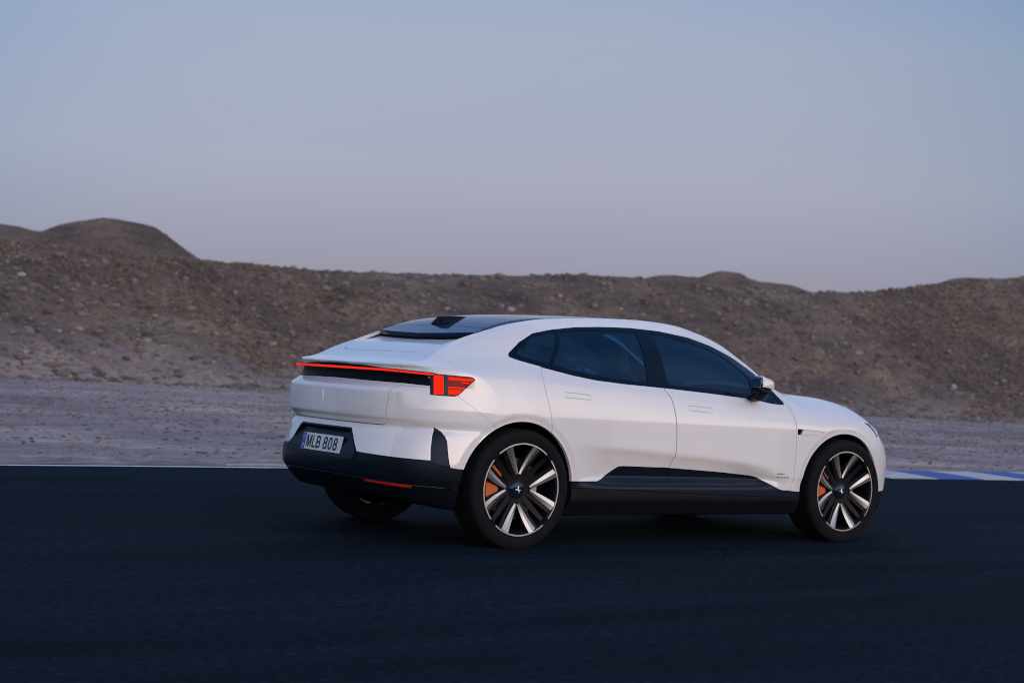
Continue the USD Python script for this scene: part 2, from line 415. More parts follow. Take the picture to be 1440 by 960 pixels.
rocks = [rock_mesh(k) for k in range(5)]
p = spots(15000, 0, 115, 38, 60)
s = .035 + .20 * rng.random(len(p)) ** 5 + .03 * rng.random(len(p))
scatter("rubble", rocks, "stone", ground_at(p) + [0, 0, .01], s, label="brown rubble stones strewn over the embankment slope", category="rubble")
p = np.vstack([spots(1800, 18, 50, 70, 92), spots(1500, 74, 140, 70, 94)])
s = .05 + .14 * rng.random(len(p)) ** 3
scatter("mound_rubble", rocks, "stone", ground_at(p) + [0, 0, .01], s, label="brown rubble stones lying on the mounds behind the embankment", category="rubble")
p = spots(1000, 0, 115, 38, 58, lambda x, y: fb(x, y, .10, 3, 33) > -.03)
s = .035 + .10 * rng.random(len(p)) ** 3
scatter("pale_rubble", rocks, "pale_stone", ground_at(p) + [0, 0, .02], s, label="small pale stones strewn over the embankment slope", category="rubble")
p = np.vstack([spots(9000, -12, 60, 6.7, 24), spots(6000, 0, 100, 22, 42)])
s = .012 + .035 * rng.random(len(p)) ** 3 + .0006 * (p[:, 1] - 6)
scatter("gravel_stones", rocks, "stone", ground_at(p), s, label="loose grey gravel stones on the flat between track and embankment", category="gravel")
p = spots(8500, 0, 115, 43, 60, lambda x, y: fb(x, y, .085, 3, 44) + .05 * np.sin(y * .5) > .045)
s = .06 + .14 * rng.random(len(p))
scatter("dry_scrub", [tuft_mesh(k) for k in range(4)], "scrub", ground_at(p) - [0, 0, .02], s, label="dry yellow brown scrub growing in patches on the embankment", category="scrub")
p = spots(22, 12, 80, 42, 54)
for i, q in enumerate(ground_at(p)):
    sc = float(rng.uniform(.14, .26))
    v, f = rock_mesh(60 + i)
    o = obj("pale_boulder", (v * sc + [0, 0, .3 * sc], f), "pale_stone", None, label="larger pale stone lying loose on the embankment slope", category="stone", group="larger pale stones on the embankment")
    o.AddTranslateOp().Set(Gf.Vec3d(*map(float, q)))
# ---------------------------------------------------------------- the car's body as one smooth implicit surface
# car axes: x forward from the rear axle, y to the left, z up from the road
Z_EDGE = pch([-1.0, -.74, -.66, -.588, -.506, -.41, -.156, .03, .12, .35, .7, 1.0, 1.25, 1.56, 1.706, 1.97, 2.17, 2.34, 2.5, 2.626, 2.75, 3.0, 3.25, 3.4, 3.5, 3.65, 3.8, 3.95],
             [1.125, 1.144, 1.155, 1.180, 1.227, 1.268, 1.368, 1.434, 1.455, 1.487, 1.510, 1.527, 1.535, 1.521, 1.494, 1.414, 1.309, 1.217, 1.122, 1.076, 1.060, 1.050, 1.012, .948, .890, .815, .73, .62])
CROWN = pch([-1.0, -.6, -.2, .3, .8, 1.2, 1.6, 2.0, 2.6, 2.9, 3.4, 3.95], [.0, .006, .012, .026, .022, .012, .012, .030, .05, .03, .03, .03])
Y_EDGE = pch([-1.0, -.74, -.506, -.156, .35, .8, 1.3, 1.7, 2.0, 2.3, 2.6, 3.95], [.69, .68, .657, .63, .612, .605, .60, .615, .64, .675, .71, .70])
Z_BELT = pch([-1.0, -.74, -.4, -.05, .16, .5, .9, 1.22, 1.6, 2.4, 3.0, 3.95], [1.11, 1.13, 1.20, 1.225, 1.166, 1.12, 1.092, 1.076, 1.056, .999, 1.0, .9])
Y_BELT = pch([-1.0, -.74, -.4, -.05, .16, .5, .9, 1.6, 2.4, 3.0, 3.95], [.71, .74, .765, .805, .86, .897, .907, .907, .890, .85, .70])
Z_SHO = pch([-1.0, -.45, -.1, .14, .77, 1.35, 2.0, 2.5, 3.0, 3.5, 3.95], [1.09, 1.085, 1.073, 1.064, 1.035, 1.0, .96, .93, .92, .83, .62])
Y_SHO = pch([-1.0, -.45, -.1, .3, .77, 1.35, 2.0, 2.5, 3.0, 3.4, 3.95], [.925, .957, .967, .960, .952, .950, .949, .948, .952, .93, .80])
Y_MAX = pch([-1.0, -.6, -.3, 0, .4, .8, 1.5, 2.2, 2.6, 3.0, 3.3, 3.6, 3.95], [.945, .972, .992, 1.0, .990, .984, .983, .984, .988, .994, .985, .945, .84])
CREASE = pch([-1, .45, .84, 1.29, 1.86, 2.05, 2.4, 4], [.672, .672, .652, .623, .582, .556, .50, .50])
UNDER = pch([.42, .56, .8, 1.9, 2.1, 2.32], [0, .35, 1, 1, .8, 0])

_xs, _zs, _ys = np.arange(-1.3, 4.3, .02), np.arange(-.1, 1.95, .01), np.arange(0, 1.4, .02)


def _side_table():
    out = np.zeros((len(_xs), len(_zs)))
    for i, x in enumerate(_xs):
        ym, u = float(Y_MAX(x)), float(UNDER(x))
        zs, ysh, zb, yb, ze, ye = (float(g(x)) for g in (Z_SHO, Y_SHO, Z_BELT, Y_BELT, Z_EDGE, Y_EDGE))
        ze, zc = max(ze, zb + .08), float(CREASE(x))
        zm, ymid = (zb + ze) / 2, (yb + ye) / 2 + .10 * (ze - zb) * max(0.0, min(1.0, (x + .6) / .6))
        keys = [(-.2, ym - .16), (.17, ym - .10), (.27, ym - .045), (.305, ym - .022), (.40, ym - .020), (.455, ym - .014 - .064 * u),
                (zc - .035, ym - .006 - .022 * u), (zc, ym - .0045), (zc + .08, ym - .0035), (.835, ym - .001), (zs, ysh), (zb, yb), (zm, ymid), (ze, ye), (ze + .5, ye - .45)]
        k = sorted(keys)
        out[i] = PchipInterpolator([a for a, _ in k], [b for _, b in k], extrapolate=True)(_zs)
    return gaussian_filter(out, (2.0, 1.15))


def _top_table():
    y = _ys[None, :]
    ye = Y_EDGE(_xs)[:, None]
    t = y / ye
    z = Z_EDGE(_xs)[:, None] + CROWN(_xs)[:, None] * (1 - t ** 2) - .06 * np.maximum(t - 1, 0)
    return gaussian_filter(z, (1.6, 1.0))


_SIDE = RectBivariateSpline(_xs, _zs, _side_table(), s=0)
_TOP = RectBivariateSpline(_xs, _ys, _top_table(), s=0)
R_PROF = pch([-.1, .22, .30, .36, .415, .43, .50, .58, .66, .70, .742, .796, .803, .95, .968, .975, 1.0, 1.018, 1.06, 1.11, 1.128, 1.146, 1.2, 1.9],
             [-.60, -.755, -.845, -.905, -.948, -.958, -.965, -.950, -.928, -.916, -.886, -.929, -.931, -.936, -.932, -.925, -.885, -.860, -.846, -.846, -.862, -.862, -.86, -.8])
R_PROF2 = pch([-.1, .22, .30, .36, .415, .43, .50, .58, .66, .70, .742, .796, .86, .95, 1.05, 1.146, 1.2, 1.9],
              [-.60, -.755, -.845, -.905, -.948, -.958, -.965, -.950, -.928, -.914, -.892, -.920, -.922, -.905, -.875, -.858, -.85, -.8])
R_PLAN = pch([0, .15, .3, .5, .65, .75, .85, .92, .98, 1.1, 1.4], [0, .003, .014, .050, .105, .165, .262, .365, .49, .85, 2.0])
F_PROF = pch([-.1, .18, .30, .45, .60, .70, .78, .88, 1.9], [3.72, 3.80, 3.85, 3.882, 3.888, 3.875, 3.84, 3.78, 3.3])
F_PLAN = pch([0, .3, .5, .6, .7, .8, .9, 1.0, 1.4], [0, .02, .06, .10, .155, .25, .40, .65, 2.4])
Z_BOT = pch([-1.0, -.75, -.45, 0, 3.2, 3.6, 3.95], [.335, .285, .235, .20, .20, .19, .21])
WHEELS = [(0.0, .378), (2.999, .378)]
ARCH = [(-.022, .375, .437), (2.962, .375, .430)]


def smax(a, b, k):
    h = np.maximum(k - np.abs(a - b), 0) / k
    return np.maximum(a, b) + h * h * k * .25


def body(p):
    x, y, z = p[:, 0], np.abs(p[:, 1]), p[:, 2]
    ys = _SIDE.ev(np.clip(x, -1.25, 4.2), np.clip(z, -.08, 1.9))
    for cx, cz, r in ARCH:
        d = np.hypot(x - cx, z - cz)
        t = np.clip((r + .052 - d) / .045, 0, 1)
        ys = ys - .009 * t * t * (3 - 2 * t) * (z < 1.0)
    f = y - ys
    top = z - _TOP.ev(np.clip(x, -1.25, 4.2), np.clip(y, 0, 1.38))
    k = np.interp(x, [-.9, -.3, .2, 1.2, 2.2, 2.7, 3.9], [.045, .05, .07, .06, .05, .18, .22])
    f = smax(f, top, k)
    w = np.clip((y - .70) / .13, 0, 1)
    w = w * w * (3 - 2 * w)
    rear = R_PROF(z) * (1 - w) + R_PROF2(z) * w + R_PLAN(y) - x
    f = smax(f, rear, np.interp(z, [.2, .97, 1.0, 1.10, 1.13], [.16, .16, .14, .05, .022]))
    front = x - F_PROF(z) + F_PLAN(y)
    f = smax(f, front, .15)
    return smax(f, Z_BOT(x) - z, .03)


def body_normal(p, e=1.5e-3):
    g = np.stack([body(p + np.eye(3)[i] * e) - body(p - np.eye(3)[i] * e) for i in range(3)], 1)
    return g / np.maximum(np.linalg.norm(g, axis=1, keepdims=True), 1e-9)


SK_LO, SK_HI = np.array([-.52, -.52, .45]), np.array([3.40, .52, .93])


def body_solid(level, step):
    """Closed mesh of body(p) = level: every point of a box grid slides along its ray from an inner box until it meets the surface."""
    lo, hi = np.array([-1.35, -1.25, -.1]), np.array([4.25, 1.25, 1.75])
    n = np.maximum(2, np.round((hi - lo) / step).astype(int))
    V, F, base = [], [], 0
    for ax in range(3):
        a, b = [i for i in range(3) if i != ax]
        ga, gb = np.meshgrid(np.linspace(lo[a], hi[a], n[a] + 1), np.linspace(lo[b], hi[b], n[b] + 1), indexing="ij")
        idx = np.arange(ga.size).reshape(ga.shape)
        q = np.stack([idx[:-1, :-1], idx[1:, :-1], idx[1:, 1:], idx[:-1, 1:]], -1).reshape(-1, 4)
        for side in (0, 1):
            v = np.zeros((ga.size, 3))
            v[:, a], v[:, b], v[:, ax] = ga.ravel(), gb.ravel(), (lo, hi)[side][ax]
            flip = (side == 1) == (ax == 1)
            qq = q[:, ::-1] if flip else q
            V.append(v), F.append(qq + base)
            base += len(v)
    v, q = np.vstack(V), np.vstack(F)
    key = np.round((v - lo) / (hi - lo) * n).astype(np.int64)
    _, first, inv = np.unique(key, axis=0, return_index=True, return_inverse=True)
    v, q = v[first], inv.ravel()[q]
    s = np.clip(v, SK_LO, SK_HI)
    a, b = np.zeros(len(v)), np.ones(len(v))
    for _ in range(17):
        m = (a + b) / 2
        out = body(s + (v - s) * m[:, None]) > level
        a, b = np.where(out, a, m), np.where(out, m, b)
    p = s + (v - s) * ((a + b) / 2)[:, None]
    d = np.linalg.norm(p[q[:, 0]] - p[q[:, 2]], axis=1) > np.linalg.norm(p[q[:, 1]] - p[q[:, 3]], axis=1)
    t = np.vstack([np.where(d[:, None], q[:, [0, 1, 3]], q[:, [0, 1, 2]]), np.where(d[:, None], q[:, [1, 2, 3]], q[:, [0, 2, 3]])])
    m = Manifold(Mesh(p.astype(np.float32), t.astype(np.uint32)))
    if m.volume() < 0:
        m = Manifold(Mesh(p.astype(np.float32), t[:, ::-1].astype(np.uint32)))
    return m
# ---------------------------------------------------------------- cutting the body into its panels
from shapely.geometry import Polygon, box as sbox
from shapely import affinity


def prism(poly, axis, lo, hi):
    """Solid over a polygon: axis 'y' takes (x, z) polygons, 'x' takes (y, z), 'z' takes (x, y)."""
    out = None
    for g in getattr(poly, "geoms", [poly]):
        g = shapely.geometry.polygon.orient(g)
        rings = [np.array(g.exterior.coords)[:-1]] + [np.array(h.coords)[:-1] for h in g.interiors]
        s = Manifold.extrude(CrossSection([r.astype(float) for r in rings], FillRule.EvenOdd), hi - lo)
        mat = {"y": [[1, 0, 0, 0], [0, 0, 1, lo], [0, 1, 0, 0]], "x": [[0, 0, 1, lo], [1, 0, 0, 0], [0, 1, 0, 0]], "z": [[1, 0, 0, 0], [0, 1, 0, 0], [0, 0, 1, lo]]}[axis]
        s = s.transform(np.array(mat, float))
        out = s if out is None else out + s
    return out


def smooth_poly(pts, r=.0, n=4):
    p = Polygon(pts)
    return p.buffer(-r, quad_segs=n).buffer(2 * r, quad_segs=n).buffer(-r, quad_segs=n) if r else p


GAP = .0040
FINE, COARSE = .015, .024
S0, S_in = body_solid(0, FINE), body_solid(-.026, COARSE)
S_rec, S_lin, S_deep = body_solid(-.011, .02), body_solid(-.032, .028), body_solid(-.048, .028)
S_g0, S_g1 = body_solid(-.003, .018), body_solid(-.008, .018)


def cyl_y(cx, cz, r, lo, hi, n=96):
    a = np.linspace(0, 2 * np.pi, n, endpoint=False)
    return prism(Polygon(np.stack([cx + r * np.cos(a), cz + r * np.sin(a)], 1)), "y", lo, hi)


WELLS = None
for cx, cz, r in ARCH:
    for lo, hi in ((-1.4, -.56), (.56, 1.4)):
        w = cyl_y(cx, cz, r, lo, hi)
        WELLS = w if WELLS is None else WELLS + w

shell = (S0 - S_in) - WELLS
recess = (S_rec - S_in) - WELLS
rest = shell

DLO = smooth_poly([(-.043, 1.226), (-.038, 1.240), (.072, 1.319), (.213, 1.385), (.379, 1.419), (.604, 1.449), (.824, 1.465), (1.083, 1.474), (1.347, 1.467), (1.611, 1.438), (1.816, 1.391),
                   (2.014, 1.318), (2.157, 1.250), (2.239, 1.197), (2.299, 1.140), (2.412, .998), (2.257, 1.006), (2.065, 1.031), (1.617, 1.057), (1.242, 1.075), (.866, 1.088), (.608, 1.103),
                   (.429, 1.125), (.206, 1.164), (.021, 1.199), (-.04, 1.217)], .012)
QUARTER = smooth_poly([(.022, 1.250), (.173, 1.353), (.350, 1.399), (.425, 1.409), (.262, 1.186), (.052, 1.226)], .010)
REARW = smooth_poly([(.455, 1.411), (.665, 1.433), (.9, 1.445), (1.118, 1.449), (1.078, 1.103), (.868, 1.113), (.62, 1.130), (.44, 1.152), (.282, 1.184)], .012)
FRONTW = smooth_poly([(1.245, 1.447), (1.430, 1.428), (1.60, 1.402), (1.76, 1.363), (1.919, 1.300), (2.02, 1.237), (2.105, 1.172), (2.085, 1.052), (1.665, 1.080), (1.262, 1.096)], .012)
SAIL = smooth_poly([(2.20, 1.165), (2.275, 1.118), (2.372, 1.010), (2.25, 1.018), (2.17, 1.04)], .008)
DOOR_R = Polygon([(.182, 1.30), (.182, 1.168), (.148, 1.115), (.137, 1.064), (.145, 1.0), (.160, .951), (.186, .857), (.206, .771), (.21, .70), (.30, .43), (.642, .430), (.69, .4445), (.835, .529), (.871, .532),
                  (1.281, .525), (1.292, .631), (1.294, .667), (1.286, .798), (1.268, .909), (1.249, .999), (1.228, 1.04), (1.213, 1.062), (1.20, 1.30)]).difference(DLO)
DOOR_F = Polygon([(1.20, 1.30), (1.213, 1.062), (1.228, 1.04), (1.249, .999), (1.268, .909), (1.286, .798), (1.294, .667), (1.292, .631), (1.281, .525), (1.787, .499), (2.05, .479), (2.111, .470), (2.16, .449), (2.306, .389),
                  (2.35, .378), (2.441, .377), (2.447, .47), (2.449, .56), (2.451, .65), (2.450, .711), (2.446, .77), (2.440, .828), (2.436, .88), (2.429, .935), (2.413, .999), (2.41, 1.10)]).difference(DLO)
DOOR_R, DOOR_F = (max(getattr(d, "geoms", [d]), key=lambda g: g.area) for d in (DOOR_R, DOOR_F))
CLAD = Polygon([(.30, .43), (.642, .430), (.69, .4445), (.835, .529), (.871, .532), (1.281, .525), (1.787, .499), (2.05, .479), (2.111, .470), (2.16, .449), (2.306, .389), (2.35, .378), (2.441, .377), (2.7, .362), (2.7, .0), (.30, .0)])
SILL = Polygon([(.3, .392), (.43, .390), (.851, .379), (1.655, .350), (2.586, .325), (2.7, .322), (2.7, 0), (.3, 0)])
CLAD_UP = CLAD.difference(SILL)
CLAD_R, CLAD_F = CLAD_UP.intersection(sbox(.2, .3, 1.302, .6)), CLAD_UP.intersection(sbox(1.302, .3, 2.8, .6))
LAMP = smooth_poly([(-.6506, .9517), (-.5185, .9485), (-.494, .9573), (-.3965, 1.058), (-.3955, 1.066), (-.4207, 1.077), (-.5922, 1.0835), (-.6440, 1.0882), (-.6477, 1.0045)], .004)
BAND = Polygon([(-.86, 1.006), (-.66, 1.014), (0, 1.021), (.66, 1.014), (.86, 1.006), (.86, 1.083), (.62, 1.099), (.3, 1.114), (0, 1.118), (-.3, 1.114), (-.62, 1.099), (-.86, 1.083)])
TAIL = Polygon([(-.569, .743), (-.600, .755), (-.625, .782), (-.652, .945), (-.664, 1.012), (-.645, 1.12), (-.643, 1.6), (.643, 1.6), (.645, 1.12), (.664, 1.012), (.652, .945), (.625, .782), (.600, .755), (.569, .743)])
TRIM = Polygon([(-1.2, 0), (-1.2, .496), (-.957, .498), (-.935, .508), (-.885, .548), (-.441, .567), (-.350, .685), (-.325, .711), (.325, .711), (.350, .685), (.441, .567), (.885, .548), (.935, .508), (.957, .498), (1.2, .496), (1.2, 0)])
DIFFUSER = Polygon([(-1.2, 0), (-1.2, .366), (-.94, .372), (-.80, .384), (-.50, .402), (0, .412), (.50, .402), (.80, .384), (.94, .372), (1.2, .366), (1.2, 0)])
NICHE = smooth_poly([(-.318, .700), (.318, .700), (.425, .566), (.440, .518), (-.440, .518), (-.425, .566)], .012)
INLET = smooth_poly([(-.8461, .760), (-.866, .745), (-.886, .724), (-.902, .699), (-.911, .672), (-.917, .636), (-.924, .58), (-.934, .506), (-.874, .535), (-.866, .60), (-.858, .680), (-.851, .73)], .003)
BUMPER_R = Polygon([(-1.3, 1.0), (-.66, 1.0), (-.50, .955), (-.243, .775), (-.2, .7), (-.3, .3), (-1.3, .3)])
HOOD = Polygon([(2.76, -.66), (3.2, -.66), (3.5, -.60), (3.72, -.50), (3.74, 0), (3.72, .50), (3.5, .60), (3.2, .66), (2.76, .66), (2.62, .45), (2.58, 0), (2.62, -.45)])
SHIELD = Polygon([(1.73, -.525), (2.0, -.545), (2.3, -.585), (2.60, -.655), (2.74, -.64), (2.60, -.43), (2.56, 0), (2.60, .43), (2.74, .64), (2.60, .655), (2.3, .585), (2.0, .545), (1.73, .525), (1.70, 0)])
ROOF_END = [(-.165, .604), (-.185, .50), (-.215, .30), (-.237, 0), (-.215, -.30), (-.185, -.50), (-.165, -.604)]
ROOF = Polygon(ROOF_END + [(-.057, -.610), (.143, -.602), (.40, -.572), (.8, -.540), (1.3, -.525), (1.70, -.525), (1.67, 0), (1.70, .525), (1.3, .525), (.8, .540), (.40, .572), (.143, .602), (-.057, .610)])
BUMPER_F = Polygon([(3.36, 1.2), (3.42, .88), (3.30, .60), (3.25, .30), (3.25, 0), (4.1, 0), (4.1, 1.2)])
VENT = Polygon([(2.456, .830), (2.723, .815), (2.696, .784), (2.456, .789)])
VENT_HOLE = Polygon([(2.456, .830), (2.512, .827), (2.494, .788), (2.456, .789)])
HANDLE_R = smooth_poly([(.306, 1.013), (.528, 1.003), (.525, .968), (.309, .977)], .004)
HANDLE_F = smooth_poly([(1.400, .964), (1.618, .952), (1.617, .918), (1.402, .928)], .004)
HEADLAMP = smooth_poly([(3.225, .898), (3.34, .884), (3.45, .80), (3.40, .785), (3.30, .858)], .004)
DECK = smooth_poly([(-.545, -.18), (-.545, .18), (-.538, .40), (-.522, .475), (-.47, .525), (-.414, .556), (-.32, .590), (-.15, .60), (-.15, -.60), (-.32, -.590), (-.414, -.556), (-.47, -.525), (-.522, -.475), (-.538, -.40)], .015)

car = thing("car", "white fastback car with black glass roof and glowing red tail light bar", "car", (0, 0, 0))


def emit(solid, name, material, parent=None, level=0.0, **keys):
    """A cut piece of the body as one mesh: body faces get the body's own normals, cut faces stay flat."""
    mm = solid.to_mesh()
    v, f = np.array(mm.vert_properties[:, :3], float), np.array(mm.tri_verts)
    if not len(f):
        print("EMPTY", name)
        return None
    fn = np.cross(v[f[:, 1]] - v[f[:, 0]], v[f[:, 2]] - v[f[:, 0]])
    fl = np.linalg.norm(fn, axis=1)
    f, fn = f[fl > 1e-12], fn[fl > 1e-12] / fl[fl > 1e-12][:, None]
    on = np.abs(body(v) - level) < .0025
    g = np.zeros_like(v)
    g[on] = body_normal(v[on])
    corner = g[f]
    ok = on[f] & (np.einsum("ijk,ik->ij", corner, fn) > .72)
    n = np.where(ok[..., None], corner, fn[:, None, :]).reshape(-1, 3)
    p = v[f].reshape(-1, 3)
    key = np.round(np.hstack([p * 1e5, n * 200])).astype(np.int64)
    _, first, inv = np.unique(key, axis=0, return_index=True, return_inverse=True)
    o = UsdGeom.Mesh.Define(stage, at(parent or car, name))
    o.CreatePointsAttr(Vt.Vec3fArray.FromNumpy(p[first].astype(np.float32)))
    o.CreateFaceVertexCountsAttr(Vt.IntArray.FromNumpy(np.full(len(f), 3, np.int32)))
    o.CreateFaceVertexIndicesAttr(Vt.IntArray.FromNumpy(inv.ravel().astype(np.int32)))
    o.CreateSubdivisionSchemeAttr("none")
    o.CreateNormalsAttr(Vt.Vec3fArray.FromNumpy(n[first].astype(np.float32)))
    o.SetNormalsInterpolation("vertex")
    UsdShade.MaterialBindingAPI.Apply(o.GetPrim()).Bind(LOOK[material])
    if keys:
        tag(o, **keys)
    return o


def inset(poly, g=GAP):
    return poly.buffer(-g, join_style="mitre")


def mirror_xy(poly):
    return affinity.scale(poly, -1, 1, origin=(0, 0))


SIDES = (("right", -1.4, -.25), ("left", .25, 1.4))


def rear_of(a, b):
    return sbox(a, -3, b, 3)


cut = []          # everything that leaves the body shell
# --- rear trim, niche, diffuser, inlets
trim_solid = prism(inset(TRIM, .001), "x", -1.3, -.42)
trim_full = prism(TRIM, "x", -1.3, -.42)
niche = prism(NICHE, "x", -1.3, -.70)
inlets = prism(INLET, "x", -1.0, -.42) + prism(mirror_xy(INLET), "x", -1.0, -.42)
band = prism(BAND, "x", -1.3, -.6455)
lamps = prism(LAMP, "y", -1.4, -.5) + prism(LAMP, "y", .5, 1.4)
dif = prism(DIFFUSER, "x", -1.3, -.42)
emit((shell ^ trim_solid) - dif - niche - inlets, "rear_bumper_trim", "bumper_black")
emit((shell ^ dif.translate([0, 0, -.004])), "rear_diffuser", "satin_black")
for side, lo, hi in SIDES:
    emit((recess ^ (prism(inset(INLET, .001), "x", -1.0, -.42) if side == "right" else prism(inset(mirror_xy(INLET), .001), "x", -1.0, -.42))), "bumper_air_curtain", "clad_black", level=-.011)
emit(recess ^ (prism(inset(BAND, .001), "x", -1.3, -.6455)), "light_band", "band_black", level=-.011)
# --- tailgate with its duck tail and deck panel
ramp_pts = [(-.405, 1.60), (-.405, 1.262), (-.12, 1.335), (-.12, 1.60)]
ramp = prism(Polygon(ramp_pts), "y", -.596, .596)
tail_solid = prism(inset(TAIL, .0048), "x", -1.3, -.10) - prism(ROOF, "z", .9, 2)
tail_full = prism(TAIL, "x", -1.3, -.10)
deck_full = prism(DECK, "z", 1.16, 2)
tailgate = (shell ^ tail_solid) - trim_full - band - lamps - deck_full
tailgate = emit(tailgate, "tailgate", "white_paint")
emit((shell ^ prism(inset(DECK, .006), "z", 1.16, 2)) - ramp - prism(ROOF, "z", .9, 2), "deck_panel", "white_paint", tailgate)
rp = Polygon([(-.420, 1.253), (-.402, 1.2635), (-.10, 1.3405), (-.10, 1.326)])
obj("deck_ramp", prism(rp, "y", -.594, .594), "white_paint", tailgate)
# --- roof glass in three panels and its trailing edge
roof_full = prism(ROOF, "z", .9, 2)
for a, b in ((-.30, -.083), (-.083, .135), (.135, 1.8)):
    emit(shell ^ prism(inset(ROOF.intersection(sbox(a, -1, b, 1)), .0022), "z", .9, 2), "roof_glass", "roof_black")
edge_poly = Polygon(ROOF_END + [(-.10, -.600), (-.15, 0), (-.10, .600)])
emit((S_in ^ prism(edge_poly, "z", 1.2, 2)) - body_solid(-.075, .04), "roof_trailing_edge", "void_black")
emit((S_g0 - S_g1) ^ prism(inset(SHIELD, .003), "z", .9, 2), "windshield", "window_glass", level=-.003)
shield_full = prism(SHIELD, "z", .9, 2)
hood_full = prism(HOOD, "z", .6, 2)
emit((shell ^ prism(inset(HOOD), "z", .6, 2)) - prism(Polygon([(3.3, 0), (3.3, .60), (3.6, .72), (4.2, .72), (4.2, 0)]), "y", -1, 1), "hood", "white_paint")
hood_cut = hood_full - prism(Polygon([(3.3, 0), (3.3, .60), (3.6, .72), (4.2, .72), (4.2, 0)]), "y", -1, 1)
# --- sides
rest = shell - trim_full - dif - inlets - band - lamps - tail_full - deck_full - roof_full - shield_full - hood_cut
bumper_front = None
for side, lo, hi in SIDES:
    def pr(poly, g=0.0):
        return prism(inset(poly, g) if g else poly, "y", lo, hi)
    for poly in (DLO, DOOR_R, DOOR_F, CLAD, BUMPER_R, VENT, HEADLAMP):
        cut.append(pr(poly))
    panes = pr(QUARTER) + pr(REARW) + pr(FRONTW) + pr(SAIL)
    emit((shell ^ pr(DLO, .0012)) - panes, "window_surround", "pillar_black")
    for poly, name in ((QUARTER, "quarter_window"), (REARW, "rear_window"), (FRONTW, "front_window"), (SAIL, "sail_window")):
        emit((S_g0 - S_g1) ^ pr(poly, .0008), name, "window_glass", level=-.003)
    for poly, name, hp in ((DOOR_R, "rear_door", HANDLE_R), (DOOR_F, "front_door", HANDLE_F)):
        door = emit((shell ^ pr(poly, GAP)) - pr(hp), name, "white_paint")
        emit(shell ^ pr(hp, .0022), "door_handle", "white_paint", door)
    emit(shell ^ pr(CLAD_R, .0018), "door_cladding", "clad_black")
    emit(shell ^ pr(CLAD_F, .0018), "door_cladding", "clad_black")
    emit(shell ^ pr(SILL, .0012), "sill", "satin_black")
    emit(((shell ^ pr(BUMPER_R, .0016)) - trim_full - dif - inlets - lamps - band - tail_full), "rear_bumper", "white_paint")
    emit((shell ^ pr(VENT.difference(VENT_HOLE.buffer(.001)), .0016)), "vent_panel", "white_paint")
    emit((recess ^ pr(VENT_HOLE, .001)), "vent_inlet", "void_black", level=-.011)
    lamp = emit((shell ^ pr(LAMP, .001)), "tail_lamp", "gloss_black")
    hl = emit((shell ^ pr(HEADLAMP, .001)), "headlamp", "gloss_black")
    emit((body_solid(.002, .03) - S_rec) ^ pr(smooth_poly([(3.345, .873), (3.362, .862), (3.43, .803), (3.42, .797)], .001)), "daylight_strip", "light_white", hl, level=.002)
for c in cut:
    rest = rest - c
fb_solid = prism(BUMPER_F, "y", -1.4, 1.4)
emit((rest ^ prism(inset(BUMPER_F), "y", -1.4, 1.4)) - prism(sbox(3.2, 0, 4.2, .372), "y", -1.4, 1.4), "front_bumper", "white_paint")
emit((rest ^ fb_solid) ^ prism(sbox(3.2, 0, 4.2, .366), "y", -1.4, 1.4), "front_lower_grille", "satin_black")
rest = rest - fb_solid
FENDER = Polygon([(2.30, 1.2), (2.44, .98), (2.43, .30), (3.5, .30), (3.5, 1.2)])
for side, lo, hi in SIDES:
    emit(rest ^ prism(inset(FENDER, GAP), "y", lo, hi), "front_fender", "white_paint")
    rest = rest - prism(FENDER, "y", lo, hi)
floor_cut = prism(sbox(-.4, 0, 3.3, .33), "y", -.86, .86)
emit(rest - floor_cut, "body_shell", "white_paint")
# --- dark lining behind the panels, the cabin floor and the wheel wells
open_ = prism(DLO.buffer(-.02), "y", -1.4, -.58) + prism(DLO.buffer(-.02), "y", .58, 1.4) + prism(SHIELD.buffer(-.012), "z", .9, 2) + WELLS + niche + inlets + ramp
obj("body_lining", (S_lin - S_deep) - open_, "void_black", car)
under = (S_deep ^ prism(sbox(-1.2, 0, 4.2, .40), "y", -1.2, 1.2)) - WELLS
obj("underbody", under, "void_black", car)
wellr = None
for cx, cz, r in ARCH:
    for lo, hi in ((-.955, -.56), (.56, .955)):
        w = (cyl_y(cx, cz, r + .012, lo, hi) - cyl_y(cx, cz, r - .001, lo - (.01 if lo < 0 else -.012), hi - (.012 if lo < 0 else -.01))) ^ S_in
        obj("wheel_well", w, "void_black", car)
# --- number plate in its niche
back = Polygon([(-.868, .708), (-.938, .560), (-.948, .510), (-.80, .510), (-.80, .708)])
obj("plate_niche", prism(back, "y", -.46, .46) ^ prism(NICHE.buffer(.004), "x", -1.2, -.7), "bumper_black", car)
# ---------------------------------------------------------------- small parts of the car
def on_rear(y, z):
    y, z = np.broadcast_arrays(np.asarray(y, float), np.asarray(z, float))
    a, b = np.full(y.shape, -1.4), np.full(y.shape, -.1)
    for _ in range(30):
        c = (a + b) / 2
        out = body(np.stack([c.ravel(), y.ravel(), z.ravel()], 1)).reshape(y.shape) > 0
        a, b = np.where(out, c, a), np.where(out, b, c)
    return a


def on_side(x, z):
    x, z = np.broadcast_arrays(np.asarray(x, float), np.asarray(z, float))
    a, b = np.full(x.shape, 1.3), np.full(x.shape, .2)
    for _ in range(30):
        c = (a + b) / 2
        out = body(np.stack([x.ravel(), c.ravel(), z.ravel()], 1)).reshape(x.shape) > 0
        a, b = np.where(out, c, a), np.where(out, b, c)
    return a


